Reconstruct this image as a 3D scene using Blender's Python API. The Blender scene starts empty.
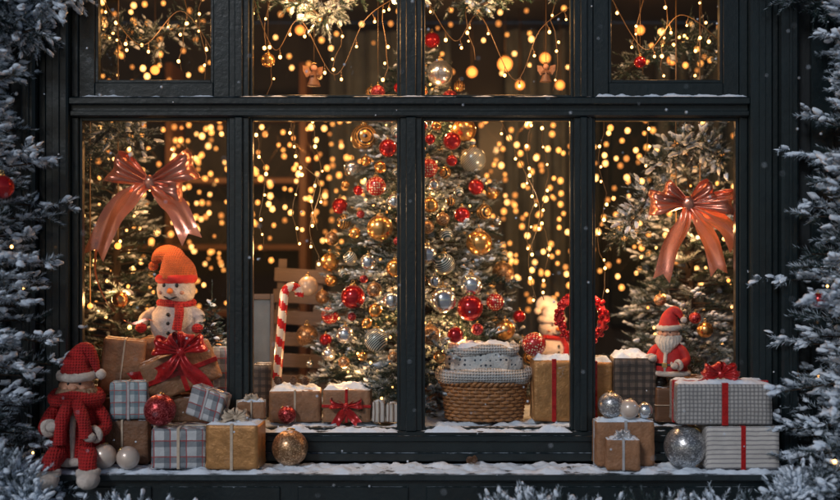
import bpy, bmesh, math, random
import numpy as np
from mathutils import Vector, Matrix, noise
random.seed(7); rng=np.random.default_rng(11)
D=5.5; CZ=1.5; U=.005
def S(y): return U*(D+y)/D
def WX(px,y=0): return (px-420)*S(y)
def WZ(py,y=0): return CZ+(250-py)*S(y)
sc=bpy.context.scene
# ------------------------------------------------ materials
def N(nt,t,**k):
    n=nt.nodes.new(t)
    for a,b in k.items(): setattr(n,a,b)
    return n
def math_(nt,op,a,b=None):
    n=N(nt,'ShaderNodeMath',operation=op)
    for i,v in enumerate((a,b)):
        if v is None: continue
        if isinstance(v,(int,float)): n.inputs[i].default_value=v
        else: nt.links.new(v,n.inputs[i])
    return n.outputs[0]
def mixc(nt,f,a,b):
    n=N(nt,'ShaderNodeMix',data_type='RGBA')
    for s,v in ((n.inputs[0],f),(n.inputs[6],a),(n.inputs[7],b)):
        if isinstance(v,(int,float)): s.default_value=v
        elif isinstance(v,tuple): s.default_value=(*v[:3],1)
        else: nt.links.new(v,s)
    return n.outputs[2]
def noise_(nt,vec,scale,detail=4,rough=.6):
    n=N(nt,'ShaderNodeTexNoise'); n.inputs['Scale'].default_value=scale
    n.inputs['Detail'].default_value=detail; n.inputs['Roughness'].default_value=rough
    nt.links.new(vec,n.inputs['Vector']); return n.outputs['Fac']
SNOW=(.68,.78,.90)
def mat(name,col,rough=.5,metal=0,var=.25,vs=9,bump=.15,bs=60,bd=.01,col2=None,emis=None,es=1,
        pattern=None,snow=0,coat=0,sheen=0,transl=0,pk={}):
    m=bpy.data.materials.new(name); m.use_nodes=True; nt=m.node_tree
    b=nt.nodes['Principled BSDF']
    tc=N(nt,'ShaderNodeTexCoord').outputs['Object']
    f=noise_(nt,tc,vs)
    a=tuple(c*(1-var) for c in col); c2=col2 or tuple(min(1,c*(1+var)) for c in col)
    mr=N(nt,'ShaderNodeMapRange'); nt.links.new(f,mr.inputs[0]); mr.inputs[1].default_value=.3; mr.inputs[2].default_value=.7
    c=mixc(nt,mr.outputs[0],a,c2)
    hgt=noise_(nt,tc,bs,6,.65)
    sx=N(nt,'ShaderNodeSeparateXYZ'); nt.links.new(tc,sx.inputs[0])
    X,Y,Z=sx.outputs
    if pattern=='plaid':
        u=math_(nt,'ADD',X,Y); v=math_(nt,'ADD',Z,Y)
        fr=pk.get('f',18)
        def st(q,fq,o,w): return math_(nt,'LESS_THAN',math_(nt,'FRACT',math_(nt,'ADD',math_(nt,'MULTIPLY',q,fq),o)),w)
        for q in (u,v):
            c=mixc(nt,math_(nt,'MULTIPLY',st(q,fr,.1,.42),.62),c,pk['c1'])
        for q in (u,v):
            c=mixc(nt,math_(nt,'MULTIPLY',st(q,fr,.75,.07),.8),c,pk['c2'])
    elif pattern=='stripe':
        q=math_(nt,'ADD',Z,math_(nt,'MULTIPLY',Y,1)) if pk.get('ax','z')=='z' else math_(nt,'ADD',X,Y)
        k=math_(nt,'LESS_THAN',math_(nt,'FRACT',math_(nt,'MULTIPLY',q,pk.get('f',20))),pk.get('w',.5))
        c=mixc(nt,k,c,pk['c1'])
    elif pattern=='dots':
        vo=N(nt,'ShaderNodeTexVoronoi'); vo.inputs['Scale'].default_value=pk.get('f',50); vo.inputs['Randomness'].default_value=pk.get('r',.3)
        nt.links.new(tc,vo.inputs['Vector'])
        k=math_(nt,'LESS_THAN',vo.outputs['Distance'],pk.get('w',.3)); c=mixc(nt,k,c,pk['c1'])
    elif pattern=='glitter':
        vo=N(nt,'ShaderNodeTexVoronoi'); vo.inputs['Scale'].default_value=pk.get('f',220); nt.links.new(tc,vo.inputs['Vector'])
        s2=N(nt,'ShaderNodeSeparateColor'); nt.links.new(vo.outputs['Color'],s2.inputs[0])
        c=mixc(nt,math_(nt,'POWER',s2.outputs[0],3),tuple(q*.55 for q in col),tuple(min(1,q*1.9+.15) for q in col))
        hgt=s2.outputs[1]
    elif pattern=='knit':
        w=N(nt,'ShaderNodeTexWave'); w.bands_direction='Z'; w.inputs['Scale'].default_value=pk.get('f',28); w.inputs['Distortion'].default_value=1.5
        w.inputs['Detail Scale'].default_value=6
        nt.links.new(tc,w.inputs['Vector']); w2=N(nt,'ShaderNodeTexWave'); w2.bands_direction='X'; w2.inputs['Scale'].default_value=pk.get('f',28); w2.inputs['Distortion'].default_value=1.5
        nt.links.new(tc,w2.inputs['Vector'])
        hgt=math_(nt,'ADD',math_(nt,'MULTIPLY',w.outputs['Fac'],w2.outputs['Fac']),math_(nt,'MULTIPLY',hgt,.6))
        c=mixc(nt,math_(nt,'MULTIPLY',w.outputs['Fac'],.35),c,tuple(q*.4 for q in col))
    elif pattern=='wood':
        mp=N(nt,'ShaderNodeMapping'); mp.inputs['Scale'].default_value=pk.get('s',(3,40,40)); nt.links.new(tc,mp.inputs[0])
        g=noise_(nt,mp.outputs[0],1.5,6,.7); c=mixc(nt,g,tuple(q*.45 for q in col),tuple(q*1.5 for q in col)); hgt=g
    elif pattern=='attr':
        at=N(nt,'ShaderNodeAttribute'); at.attribute_name='snow'
        c=mixc(nt,at.outputs['Fac'],c,pk.get('c1',SNOW))
    R=None
    if snow>0:
        ge=N(nt,'ShaderNodeNewGeometry'); s3=N(nt,'ShaderNodeSeparateXYZ'); nt.links.new(ge.outputs['Normal'],s3.inputs[0])
        nn=noise_(nt,tc,pk.get('ss',28),6,.7)
        v=math_(nt,'ADD',math_(nt,'MULTIPLY',s3.outputs[2],.55),nn)
        mr2=N(nt,'ShaderNodeMapRange'); nt.links.new(v,mr2.inputs[0]); mr2.inputs[1].default_value=1.12-.35*snow; mr2.inputs[2].default_value=1.2-.35*snow
        c=mixc(nt,mr2.outputs[0],c,SNOW)
        if metal>0:
            nt.links.new(math_(nt,'MULTIPLY',math_(nt,'SUBTRACT',1,mr2.outputs[0]),metal),b.inputs['Metallic'])
        R=math_(nt,'ADD',math_(nt,'MULTIPLY',mr2.outputs[0],max(0,.8-rough)),rough); nt.links.new(R,b.inputs['Roughness'])
    nt.links.new(c,b.inputs['Base Color'])
    if R is None:
        rr=math_(nt,'ADD',math_(nt,'MULTIPLY',math_(nt,'SUBTRACT',f,.5),.25),rough); nt.links.new(rr,b.inputs['Roughness'])
        b.inputs['Metallic'].default_value=metal
    if bump>0:
        bp=N(nt,'ShaderNodeBump'); bp.inputs['Strength'].default_value=bump; bp.inputs['Distance'].default_value=bd
        nt.links.new(hgt,bp.inputs['Height']); nt.links.new(bp.outputs[0],b.inputs['Normal'])
    b.inputs['Coat Weight'].default_value=coat
    b.inputs['Sheen Weight'].default_value=sheen
    if emis:
        b.inputs['Emission Color'].default_value=(*emis,1); b.inputs['Emission Strength'].default_value=es
        try: m.cycles.emission_sampling='NONE'
        except Exception: pass
    if transl>0:
        tl=N(nt,'ShaderNodeBsdfTranslucent'); nt.links.new(c,tl.inputs[0]); mx=N(nt,'ShaderNodeMixShader'); mx.inputs[0].default_value=transl
        nt.links.new(b.outputs[0],mx.inputs[1]); nt.links.new(tl.outputs[0],mx.inputs[2])
        nt.links.new(mx.outputs[0],nt.nodes['Material Output'].inputs[0])
    return m
M={}
M['frame']=mat('painted_wood',(.0055,.0125,.0155),.32,var=.35,vs=5,bump=.3,bs=35,snow=.22,coat=.1)
M['wall']=mat('wall_paint',(.006,.010,.013),.6,var=.4,vs=3,bump=.3,bs=25)
M['snow']=mat('snow',SNOW,.75,var=.08,vs=20,bump=.6,bs=90,bd=.008)
M['sillm']=mat('sill_wood',(.015,.025,.03),.45,var=.4,vs=6,bump=.4,bs=30,snow=.35)
M['ground']=mat('snowy_pavement',(.3,.33,.37),.8,var=.4,vs=2,bump=.5,bs=12,bd=.03)
M['back']=mat('interior_wall',(.026,.027,.028),.7,var=.6,vs=1.2,bump=.2,bs=10)
M['floor']=mat('interior_floor',(.05,.03,.02),.5,pattern='wood')
M['kraft']=mat('kraft_paper',(.28,.135,.065),.52,var=.25,vs=14,bump=.9,bs=24,bd=.014,snow=.24)
M['kraftd']=mat('kraft_dark',(.17,.08,.04),.5,var=.25,vs=14,bump=.9,bs=24,bd=.014,snow=.25)
M['gold']=mat('gold_paper',(.42,.21,.075),.38,.4,var=.25,vs=20,bump=.7,bs=30,bd=.01,snow=.25)
M['plaid']=mat('plaid_paper',(.46,.48,.50),.5,pattern='plaid',pk=dict(f=13,c1=(.045,.065,.09),c2=(.3,.03,.03)),bump=.7,bs=25,bd=.01,snow=.15,var=.15)
M['plaid2']=mat('plaid_teal_paper',(.42,.48,.50),.5,pattern='plaid',pk=dict(f=17,c1=(.07,.14,.18),c2=(.35,.06,.05)),bump=.7,bs=25,bd=.01,snow=.15,var=.15)
M['grid']=mat('grey_check_paper',(.40,.39,.38),.5,pattern='plaid',pk=dict(f=52,c1=(.10,.10,.11),c2=(.25,.25,.25)),bump=.6,bs=25,bd=.01,snow=.12,var=.15)
M['white_str']=mat('striped_paper',(.52,.50,.48),.5,pattern='stripe',pk=dict(f=46,w=.3,c1=(.26,.25,.26)),bump=.6,bs=25,bd=.01,snow=.12,var=.12)
M['white_str2']=mat('striped_paper_v',(.55,.5,.46),.55,pattern='stripe',pk=dict(ax='x',f=40,w=.3,c1=(.22,.15,.12)),bump=.5,bs=25,bd=.008,var=.1)
M['darkgrid']=mat('dark_pattern_paper',(.12,.085,.065),.5,pattern='plaid',pk=dict(f=26,c1=(.018,.014,.013),c2=(.02,.02,.02)),bump=.5,bs=30,bd=.008,snow=.3,var=.5)
M['brown']=mat('brown_box',(.13,.06,.03),.5,pattern='wood',bump=.3,snow=.15)
M['rib']=mat('red_ribbon',(.42,.009,.010),.28,.2,var=.25,vs=30,bump=.12,bs=120,bd=.003,sheen=.1)
M['ribw']=mat('cream_ribbon',(.5,.4,.3),.4,var=.2,vs=30,bump=.12,bs=120,bd=.003,sheen=.3)
M['ribs']=mat('silver_ribbon',(.5,.5,.52),.35,.4,var=.2,vs=30,bump=.12,bs=120,bd=.003)
M['copper']=mat('copper_ribbon',(.74,.29,.20),.22,.8,var=.15,vs=6,bump=.35,bs=260,bd=.0015,coat=.25,transl=.08)
M['red']=mat('red_glass',(.45,.008,.010),.12,.6,var=.2,vs=10,bump=.0,coat=.6,snow=.12)
M['goldb']=mat('gold_glass',(.8,.42,.14),.24,.9,var=.15,bump=.1,bs=120,bd=.002,snow=.15)
M['silverb']=mat('silver_glass',(.7,.72,.74),.2,.9,var=.15,bump=.1,bs=120,bd=.002,snow=.18)
M['white_b']=mat('pearl_bauble',(.58,.48,.41),.3,.2,var=.15,bump=.1,bs=60,bd=.003,coat=.4,snow=.15)
M['pat_b']=mat('patterned_bauble',(.06,.1,.09),.25,.3,pattern='stripe',pk=dict(f=75,w=.4,c1=(.7,.68,.6)),bump=.1,coat=.5,snow=.12)
M['pat_r']=mat('patterned_red_bauble',(.4,.015,.015),.25,.2,pattern='dots',pk=dict(f=75,w=.35,c1=(.75,.6,.4)),bump=.1,coat=.5,snow=.12)
M['pat_g']=mat('striped_gold_bauble',(.6,.32,.09),.25,.6,pattern='stripe',pk=dict(ax='x',f=55,w=.45,c1=(.03,.03,.03)),bump=.1,coat=.5)
M['gl_r']=mat('red_glitter',(.38,.015,.02),.35,.7,pattern='glitter',bump=1,bd=.004,snow=.12)
M['gl_s']=mat('silver_glitter',(.45,.46,.48),.3,.8,pattern='glitter',bump=1,bd=.004,snow=.12)
M['gl_g']=mat('gold_glitter',(.5,.27,.13),.33,.8,pattern='glitter',bump=1,bd=.004,snow=.12)
M['cap']=mat('brass_cap',(.6,.4,.15),.3,.9,bump=0)
M['needle']=mat('fir_needles',(.014,.036,.036),.55,var=.5,vs=6,bump=0,pattern='attr',pk=dict(c1=(.62,.74,.88)))
M['needled']=mat('fir_needles_indoor',(.010,.036,.024),.5,var=.5,vs=6,bump=0,pattern='attr',pk=dict(c1=(.55,.66,.74)))
M['bark']=mat('bark',(.03,.018,.010),.8,bump=.6,bs=30)
M['wire']=mat('wire',(.10,.06,.025),.4,bump=0)
M['bulb']=mat('bulb',(.4,.2,.1),.3,bump=0,emis=(1,.37,.075),es=2.6)
M['bulb2']=mat('bulb_dim',(.4,.2,.1),.3,bump=0,emis=(1,.34,.07),es=1.1)
M['bulb3']=mat('bulb_bright',(.4,.2,.1),.3,bump=0,emis=(1,.46,.13),es=5)
M['bulbn']=mat('bulb_warm',(.4,.2,.1),.3,bump=0,emis=(1,.47,.13),es=8)
M['bulbo']=mat('bulb_orange',(.4,.2,.1),.3,bump=0,emis=(1,.27,.045),es=3)
M['fur']=mat('white_fur',(.66,.58,.52),.9,var=.25,vs=30,bump=1,bs=140,bd=.012,sheen=.3)
M['rk']=mat('red_knit',(.42,.007,.008),.8,pattern='knit',bump=.9,bd=.008,sheen=.03,pk=dict(f=24))
M['rv']=mat('red_velvet',(.44,.010,.009),.7,var=.35,vs=18,bump=.5,bs=70,bd=.006,sheen=.05,snow=.1)
M['ok']=mat('orange_knit',(.5,.10,.02),.85,pattern='knit',bump=.9,bd=.006,sheen=.1,pk=dict(f=30))
M['skin']=mat('doll_skin',(.50,.25,.16),.6,var=.12,bump=.1)
M['beard']=mat('beard_wool',(.40,.25,.16),.9,var=.35,vs=40,bump=1,bs=110,bd=.015)
M['beardw']=mat('beard_white',(.72,.66,.6),.9,var=.2,vs=40,bump=1,bs=110,bd=.015)
M['black']=mat('black_plastic',(.01,.01,.01),.3,bump=0)
M['carrot']=mat('carrot_felt',(.6,.17,.03),.7,bump=.2)
M['knitw']=mat('white_knit',(.58,.58,.58),.9,pattern='knit',bump=1,bd=.012,pk=dict(f=22),snow=.3)
M['knitd']=mat('fairisle_knit',(.55,.57,.58),.9,pattern='dots',pk=dict(f=38,w=.26,r=.15,c1=(.05,.07,.10)),bump=1,bs=90,bd=.012,snow=.2)
M['wick']=mat('wicker',(.32,.14,.05),.45,var=.4,vs=40,bump=.4,bs=80,bd=.003,snow=.1)
M['crate']=mat('weathered_wood',(.085,.06,.048),.7,pattern='wood',bump=.5,snow=.2,pk=dict(s=(3,40,40)))
M['cw']=mat('candy_white',(.75,.68,.62),.25,bump=0,coat=.5,var=.05)
M['cr']=mat('candy_red',(.5,.012,.012),.25,bump=0,coat=.5,var=.1)
M['cone']=mat('pine_cone',(.12,.06,.03),.7,bump=.4,snow=.3)
M['grey']=mat('grey_matte',(.09,.115,.14),.8,bump=.3)  # grey of the picture backing and of the sheets imitating street reflections
def glassmat():
    m=bpy.data.materials.new('window_glass'); m.use_nodes=True; nt=m.node_tree; nt.nodes.remove(nt.nodes['Principled BSDF'])
    t=N(nt,'ShaderNodeBsdfTransparent'); t.inputs[0].default_value=(.96,.97,.97,1)
    g=N(nt,'ShaderNodeBsdfGlossy'); g.inputs['Roughness'].default_value=.02
    mx=N(nt,'ShaderNodeMixShader'); mx.inputs[0].default_value=.015
    nt.links.new(t.outputs[0],mx.inputs[1]); nt.links.new(g.outputs[0],mx.inputs[2])
    tc=N(nt,'ShaderNodeTexCoord').outputs['Object']; f=noise_(nt,tc,3,8,.7); f2=noise_(nt,tc,60,3,.6)
    k=math_(nt,'MULTIPLY',f,f2); mr=N(nt,'ShaderNodeMapRange'); nt.links.new(k,mr.inputs[0]); mr.inputs[1].default_value=.38; mr.inputs[2].default_value=.52; mr.inputs[4].default_value=.4
    d=N(nt,'ShaderNodeBsdfDiffuse'); d.inputs[0].default_value=(.7,.75,.8,1)
    m2=N(nt,'ShaderNodeMixShader'); nt.links.new(mr.outputs[0],m2.inputs[0]); nt.links.new(mx.outputs[0],m2.inputs[1]); nt.links.new(d.outputs[0],m2.inputs[2])
    nt.links.new(m2.outputs[0],nt.nodes['Material Output'].inputs[0]); return m
M['glass']=glassmat()
# ------------------------------------------------ mesh builder
def link(o): sc.collection.objects.link(o); return o
_ico={}
def ico(sub):
    if sub not in _ico:
        bm=bmesh.new(); bmesh.ops.create_icosphere(bm,subdivisions=sub,radius=1)
        _ico[sub]=(np.array([v.co[:] for v in bm.verts]),[[v.index for v in f.verts] for f in bm.faces]); bm.free()
    return _ico[sub]
class MB:
    def __init__(s): s.v=[];s.f=[];s.m=[];s.sm=[];s.mats=[];s.T=Matrix()
    def mi(s,k):
        if k not in s.mats: s.mats.append(k)
        return s.mats.index(k)
    def add(s,V,F,k,smooth=True):
        o=len(s.v); T=s.T; i=s.mi(k)
        s.v+= [tuple(T@Vector(v)) for v in V]
        for f in F: s.f.append([a+o for a in f]); s.m.append(i); s.sm.append(smooth)
    def box(s,x0,x1,y0,y1,z0,z1,k,b=.003):
        b=min(b,(x1-x0)*.3,(y1-y0)*.3,(z1-z0)*.3)
        bm=bmesh.new()
        for x,sx in((x0,1),(x1,-1)):
            for y,sy in((y0,1),(y1,-1)):
                for z,sz in((z0,1),(z1,-1)):
                    for a in((0,1,1),(1,0,1),(1,1,0)):
                        bm.verts.new((x+sx*b*a[0],y+sy*b*a[1],z+sz*b*a[2]))
        bmesh.ops.convex_hull(bm,input=bm.verts)
        bmesh.ops.dissolve_limit(bm,angle_limit=.02,verts=bm.verts,edges=bm.edges)
        bm.verts.index_update()
        s.add([v.co[:] for v in bm.verts],[[v.index for v in f.verts] for f in bm.faces],k,False); bm.free()
    def softbox(s,hw,hd,hh,k,puff=.006,sd=0):
        n=12; idx={}; V=[]; F=[]
        def vert(a,b,c):
            key=(a,b,c)
            if key in idx: return idx[key]
            u,v,w=(a/n*2-1),(b/n*2-1),(c/n*2-1)
            p=Vector((u*hw,v*hd,w*hh)); r=.010
            q=Vector((max(-hw+r,min(hw-r,p.x)),max(-hd+r,min(hd-r,p.y)),max(-hh+r,min(hh-r,p.z))))
            d=p-q
            if d.length>1e-6: p=q+d.normalized()*r
            g=noise.noise(p*22+Vector((sd,sd*2,0)))*puff*.45
            nn=Vector((u**7,v**7,w**7)); nn=nn.normalized() if nn.length>1e-6 else nn
            p+=nn*(g-puff*.2)
            idx[key]=len(V); V.append(p); return idx[key]
        for ax in range(3):
            for side in(0,n):
                for i in range(n):
                    for j in range(n):
                        q=[]
                        for (a,b) in((i,j),(i+1,j),(i+1,j+1),(i,j+1)):
                            c=[0,0,0]; c[ax]=side; c[(ax+1)%3]=a; c[(ax+2)%3]=b; q.append(vert(*c))
                        F.append(q if side else q[::-1])
        s.add(V,F,k,True)
    def sph(s,c,r,k,sub=3,n=0,nf=8,sq=None):
        V,F=ico(sub); r=(r,r,r) if isinstance(r,(int,float)) else r
        out=[]
        for v in V:
            q=1+ (n*noise.noise(Vector(v)*nf+Vector(c)*37) if n else 0)
            out.append((c[0]+v[0]*r[0]*q,c[1]+v[1]*r[1]*q,c[2]+v[2]*r[2]*q))
        s.add(out,F,k)
    def lathe(s,c,prof,k,seg=32,sx=1,sy=1,n=0,nf=8,bend=None):
        V=[];F=[]
        for j,(r,z) in enumerate(prof):
            for i in range(seg):
                a=2*math.pi*i/seg; q=1+(n*noise.noise(Vector((math.cos(a)*nf*.3,math.sin(a)*nf*.3,z*nf*3))+Vector(c)*11) if n else 0)
                x=c[0]+r*q*math.cos(a)*sx; y=c[1]+r*q*math.sin(a)*sy; V.append((x,y,c[2]+z))
        L=len(prof)
        for j in range(L-1):
            for i in range(seg):
                i2=(i+1)%seg; F.append((j*seg+i,j*seg+i2,(j+1)*seg+i2,(j+1)*seg+i))
        F.append(tuple(range(seg))[::-1]); F.append(tuple((L-1)*seg+i for i in range(seg)))
        s.add(V,F,k)
    def tube(s,P,R,k,seg=10,closed=False,n=0,nf=20,alt=None):
        P=[Vector(p) for p in P]; m=len(P); R=[R]*m if isinstance(R,(int,float)) else list(R)
        if len(R)<m: R+= [R[-1]]*(m-len(R))
        V=[];up=Vector((0,0,1)); prev=None
        for i,p in enumerate(P):
            if closed: t=(P[(i+1)%m]-P[i-1])
            else: t=P[min(i+1,m-1)]-P[max(i-1,0)]
            t.normalize()
            if prev is None:
                a=up if abs(t.z)<.9 else Vector((1,0,0)); u=t.cross(a).normalized()
            else: u=(prev-t*prev.dot(t)).normalized()
            prev=u; w=t.cross(u)
            for j in range(seg):
                a=2*math.pi*j/seg; q=R[i]*(1+(n*noise.noise(p*nf+Vector((math.cos(a),math.sin(a),0))*2) if n else 0))
                V.append(p+u*math.cos(a)*q+w*math.sin(a)*q)
        F=[];F2=[]
        for i in range(m if closed else m-1):
            for j in range(seg):
                i2=(i+1)%m; q=(i*seg+j,i*seg+(j+1)%seg,i2*seg+(j+1)%seg,i2*seg+j)
                if alt and ((i/alt[1]+j/seg)%1)<.5: F2.append(q)
                else: F.append(q)
        if not closed: F.append(tuple(range(seg))[::-1]); F.append(tuple((m-1)*seg+j for j in range(seg)))
        if alt:
            o=len(s.v); s.add(V,F,k); i=s.mi(alt[0])
            for f in F2: s.f.append([a+o for a in f]); s.m.append(i); s.sm.append(True)
        else: s.add(V,F,k)
    def grid(s,G,k,close=False):
        nu=len(G); nv=len(G[0]); V=[p for r in G for p in r]
        F=[(i*nv+j,i*nv+j+1,(i+1)*nv+j+1,(i+1)*nv+j) for i in range(nu-1) for j in range(nv-1)]
        s.add(V,F,k)
    def obj(s,name,loc=(0,0,0),rot=(0,0,0),parent=None):
        me=bpy.data.meshes.new(name); me.from_pydata(s.v,[],s.f)
        for k in s.mats: me.materials.append(M[k])
        me.polygons.foreach_set('material_index',s.m); me.polygons.foreach_set('use_smooth',s.sm); me.update()
        o=link(bpy.data.objects.new(name,me)); o.location=loc; o.rotation_euler=rot
        if parent: o.parent=parent
        return o
def empty(name,loc=(0,0,0)):
    o=link(bpy.data.objects.new(name,None)); o.location=loc; return o
def crv(P,n=8):
    P=[Vector(p) for p in P]; out=[]
    for i in range(len(P)-1):
        a=P[max(i-1,0)];b=P[i];c=P[i+1];d=P[min(i+2,len(P)-1)]
        for j in range(n):
            t=j/n; out.append(.5*((2*b)+(c-a)*t+(2*a-5*b+4*c-d)*t*t+(3*b-a-3*c+d)*t**3))
    out.append(P[-1]); return out
# ------------------------------------------------ foliage
def nrm(a): return a/np.maximum(np.linalg.norm(a,axis=-1,keepdims=True),1e-9)
def tri_mesh(name,V,att,key,parent):
    K=V.shape[0]; me=bpy.data.meshes.new(name)
    me.vertices.add(K*3); me.vertices.foreach_set('co',V.reshape(-1).astype(np.float32))
    me.loops.add(K*3); me.loops.foreach_set('vertex_index',np.arange(K*3,dtype=np.int32))
    me.polygons.add(K); me.polygons.foreach_set('loop_start',np.arange(0,K*3,3,dtype=np.int32))
    try: me.polygons.foreach_set('loop_total',np.full(K,3,dtype=np.int32))
    except Exception: pass
    a=me.attributes.new('snow','FLOAT','POINT'); a.data.foreach_set('value',att.reshape(-1).astype(np.float32))
    me.materials.append(M[key]); me.update(calc_edges=True); me.validate()
    o=link(bpy.data.objects.new(name,me)); o.parent=parent; return o
def foliage(par,P,Dr,L,snow=.5,nm=60,needle=.03,w=.0028,key='needle',lump=.3,lsize=1.):
    P=np.array(P);Dr=nrm(np.array(Dr));L=np.array(L);n=len(P)
    up=np.array([0,0,1.]); side=nrm(np.cross(Dr,up)+1e-4); u2=np.cross(side,Dr)
    t=rng.random((n,nm)); t[:,:3]=1; ph=rng.random((n,nm))*2*np.pi
    rad=np.cos(ph)[...,None]*side[:,None]+np.sin(ph)[...,None]*u2[:,None]
    a=np.radians(62-34*t+rng.normal(0,8,(n,nm)))
    nd=Dr[:,None]*np.cos(a)[...,None]+rad*np.sin(a)[...,None]
    nl=needle*(.7+.5*rng.random((n,nm)))*(1-.35*t)
    base=P[:,None]+Dr[:,None]*(L[:,None]*t)[...,None]
    wd=nrm(np.cross(nd,rng.normal(size=(n,nm,3))))*w/2
    tip=base+nd*nl[...,None]
    V=np.stack([base-wd,base+wd,tip],axis=2).reshape(-1,3,3)
    pn=np.array([noise.noise(Vector(p)*5) for p in P])
    s=snow-.45+.42*np.sin(ph)+pn[:,None]*1.0+rng.random((n,nm))*.4+.3*t
    s=np.clip((s-.32)*1.9,0,1)
    A=np.stack([s*.5,s*.5,np.clip(s*1.1,0,1)],axis=2).reshape(-1,3)
    st=np.stack([P+side*.003,P-side*.003,P+Dr*L[:,None]],axis=1)
    V=np.concatenate([V,st]); A=np.concatenate([A,np.zeros((n,3))])
    tri_mesh('needles',V,A,key,par)
    if lump>0:
        sel=np.where(rng.random(n)<lump*np.clip(.6+pn*1.6,0,2))[0]
        iv,fi=ico(2); F=[];k=0
        allV=[]
        for i in sel:
            for q in range(rng.integers(1,4)):
                tt=rng.uniform(.25,1.0); c=P[i]+Dr[i]*L[i]*tt+np.array([0,0,needle*.22])+rng.normal(0,.005,3)
                ln=rng.uniform(.009,.024)*lsize; wv=ln*rng.uniform(.45,.75); hv=ln*rng.uniform(.3,.5)
                jj=1+rng.normal(0,.2,(len(iv),1)); v=iv*jj
                allV.append(c+v[:,:1]*Dr[i]*ln+v[:,1:2]*side[i]*wv+v[:,2:3]*u2[i]*hv)
                F+=[[a+k for a in f] for f in fi]; k+=len(iv)
        if allV:
            me=bpy.data.meshes.new('snow_clumps'); me.from_pydata(np.concatenate(allV).tolist(),[],F); me.materials.append(M['snow'])
            me.polygons.foreach_set('use_smooth',[True]*len(F)); me.update()
            o=link(bpy.data.objects.new('snow_clumps',me)); o.parent=par
def bulbs(par,pts,r,key,sub=2,name='bulbs'):
    mb=MB(); keys=[key] if isinstance(key,str) else key
    for p in pts:
        V,F=ico(sub); rr=r*random.uniform(.65,1.25); mb.add([(p[0]+v[0]*rr,p[1]+v[1]*rr,p[2]+v[2]*rr*1.15) for v in V],F,random.choice(keys))
    return mb.obj(name,parent=par)
def fir(name,base,H,R0,pw,nb,snow=.5,nm=60,needle=.03,twl=.13,key='needle',lump=.3,h0=.0,sp=.035,nl=0,bk='bulbn',azr=None,br=.007,lsize=1.,w=.0028,elev=.15,irr=.0):
    par=empty(name); P=[];Dr=[];L=[]; mb=MB(); bx,by,bz=base
    mb.tube([(bx,by,bz),(bx,by,bz+H*.5),(bx,by,bz+H*.98)],[.035*H/1.8,.022*H/1.8,.004],'bark',8)
    surf=[]
    for i in range(nb):
        u=(i+.5)/nb; h=h0+(1-h0)*(1-(1-u)**.6) if pw>.35 else h0+(1-h0)*u
        az=i*2.399963+random.uniform(-.2,.2)
        if azr and math.cos(az-azr[0])<azr[1]: continue
        r=R0*max(.03,(1-h))**pw*random.uniform(.72,1.12)*(1+irr*noise.noise(Vector((h*9+bx,az*.5,2))))
        el=elev+.9*h*h+random.uniform(-.12,.12)
        z=bz+h*H*.97; o=np.array([math.cos(az),math.sin(az),0])
        def pt(s): return np.array([bx,by,z])+o*r*s*math.cos(el)+np.array([0,0,1])*(r*s*math.sin(el)-.22*r*s*s)
        mb.tube([tuple(pt(0)),tuple(pt(.5)),tuple(pt(1))],[.008,.005,.002],'bark',4)
        n=max(2,int(r/sp))
        for j in range(n):
            s=.22+.78*((j+random.random())/n)**.8
            sg=1 if j%2 else -1; aa=sg*random.uniform(.4,1.15); ca,sa=math.cos(aa),math.sin(aa)
            d=np.array([o[0]*ca-o[1]*sa,o[0]*sa+o[1]*ca,random.uniform(-.45,.6)])
            P.append(pt(s));Dr.append(d);L.append(twl*random.uniform(.6,1.15)*(1.1-.45*s)*(1-.35*h))
        P.append(pt(.9));Dr.append(o+np.array([0,0,random.uniform(-.1,.5)]));L.append(twl*.8*(1-.35*h)); surf.append(pt(.93))
    P.append(np.array([bx,by,bz+H*.95]));Dr.append(np.array([0,0,1.]));L.append(.1)
    mb.obj('trunk',parent=par)
    foliage(par,P,Dr,L,snow,nm,needle,w,key,lump,lsize)
    if nl:
        front=list(surf); random.shuffle(front); front=(front*3)[:nl]
        bulbs(par,[tuple(p*1.0+np.array([(bx-p[0])*q,(by-p[1])*q,.02])+rng.normal(0,.025,3)) for p in front for q in [random.uniform(-.02,.35)]],br,bk)
    return par
def garland(name,path,rad,per,snow=.5,key='needle',lump=.4,bias=(0,0,0),needle=.03,twl=.13,nl=0,lsize=1.,nm=55,w=.003):
    par=empty(name); pts=crv(path,10); mb=MB(); mb.tube(pts,.008,'bark',5); mb.obj('stem',parent=par)
    P=[];Dr=[];L=[]
    for i in range(len(pts)-1):
        for k in range(per):
            p=pts[i].lerp(pts[i+1],random.random()); d=np.array([random.gauss(0,1),random.gauss(0,1),random.gauss(0,.9)])+np.array(bias)
            d/=np.linalg.norm(d); q=np.array(p)+d*rad*random.random()*.6
            P.append(q);Dr.append(d);L.append(twl*random.uniform(.6,1.1))
    foliage(par,P,Dr,L,snow,nm,needle,w,key,lump,lsize)
    if nl: bulbs(par,[tuple(P[random.randrange(len(P))]+Dr[random.randrange(len(P))]*.02) for _ in range(nl)],.007,'bulbn')
    return par
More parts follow.
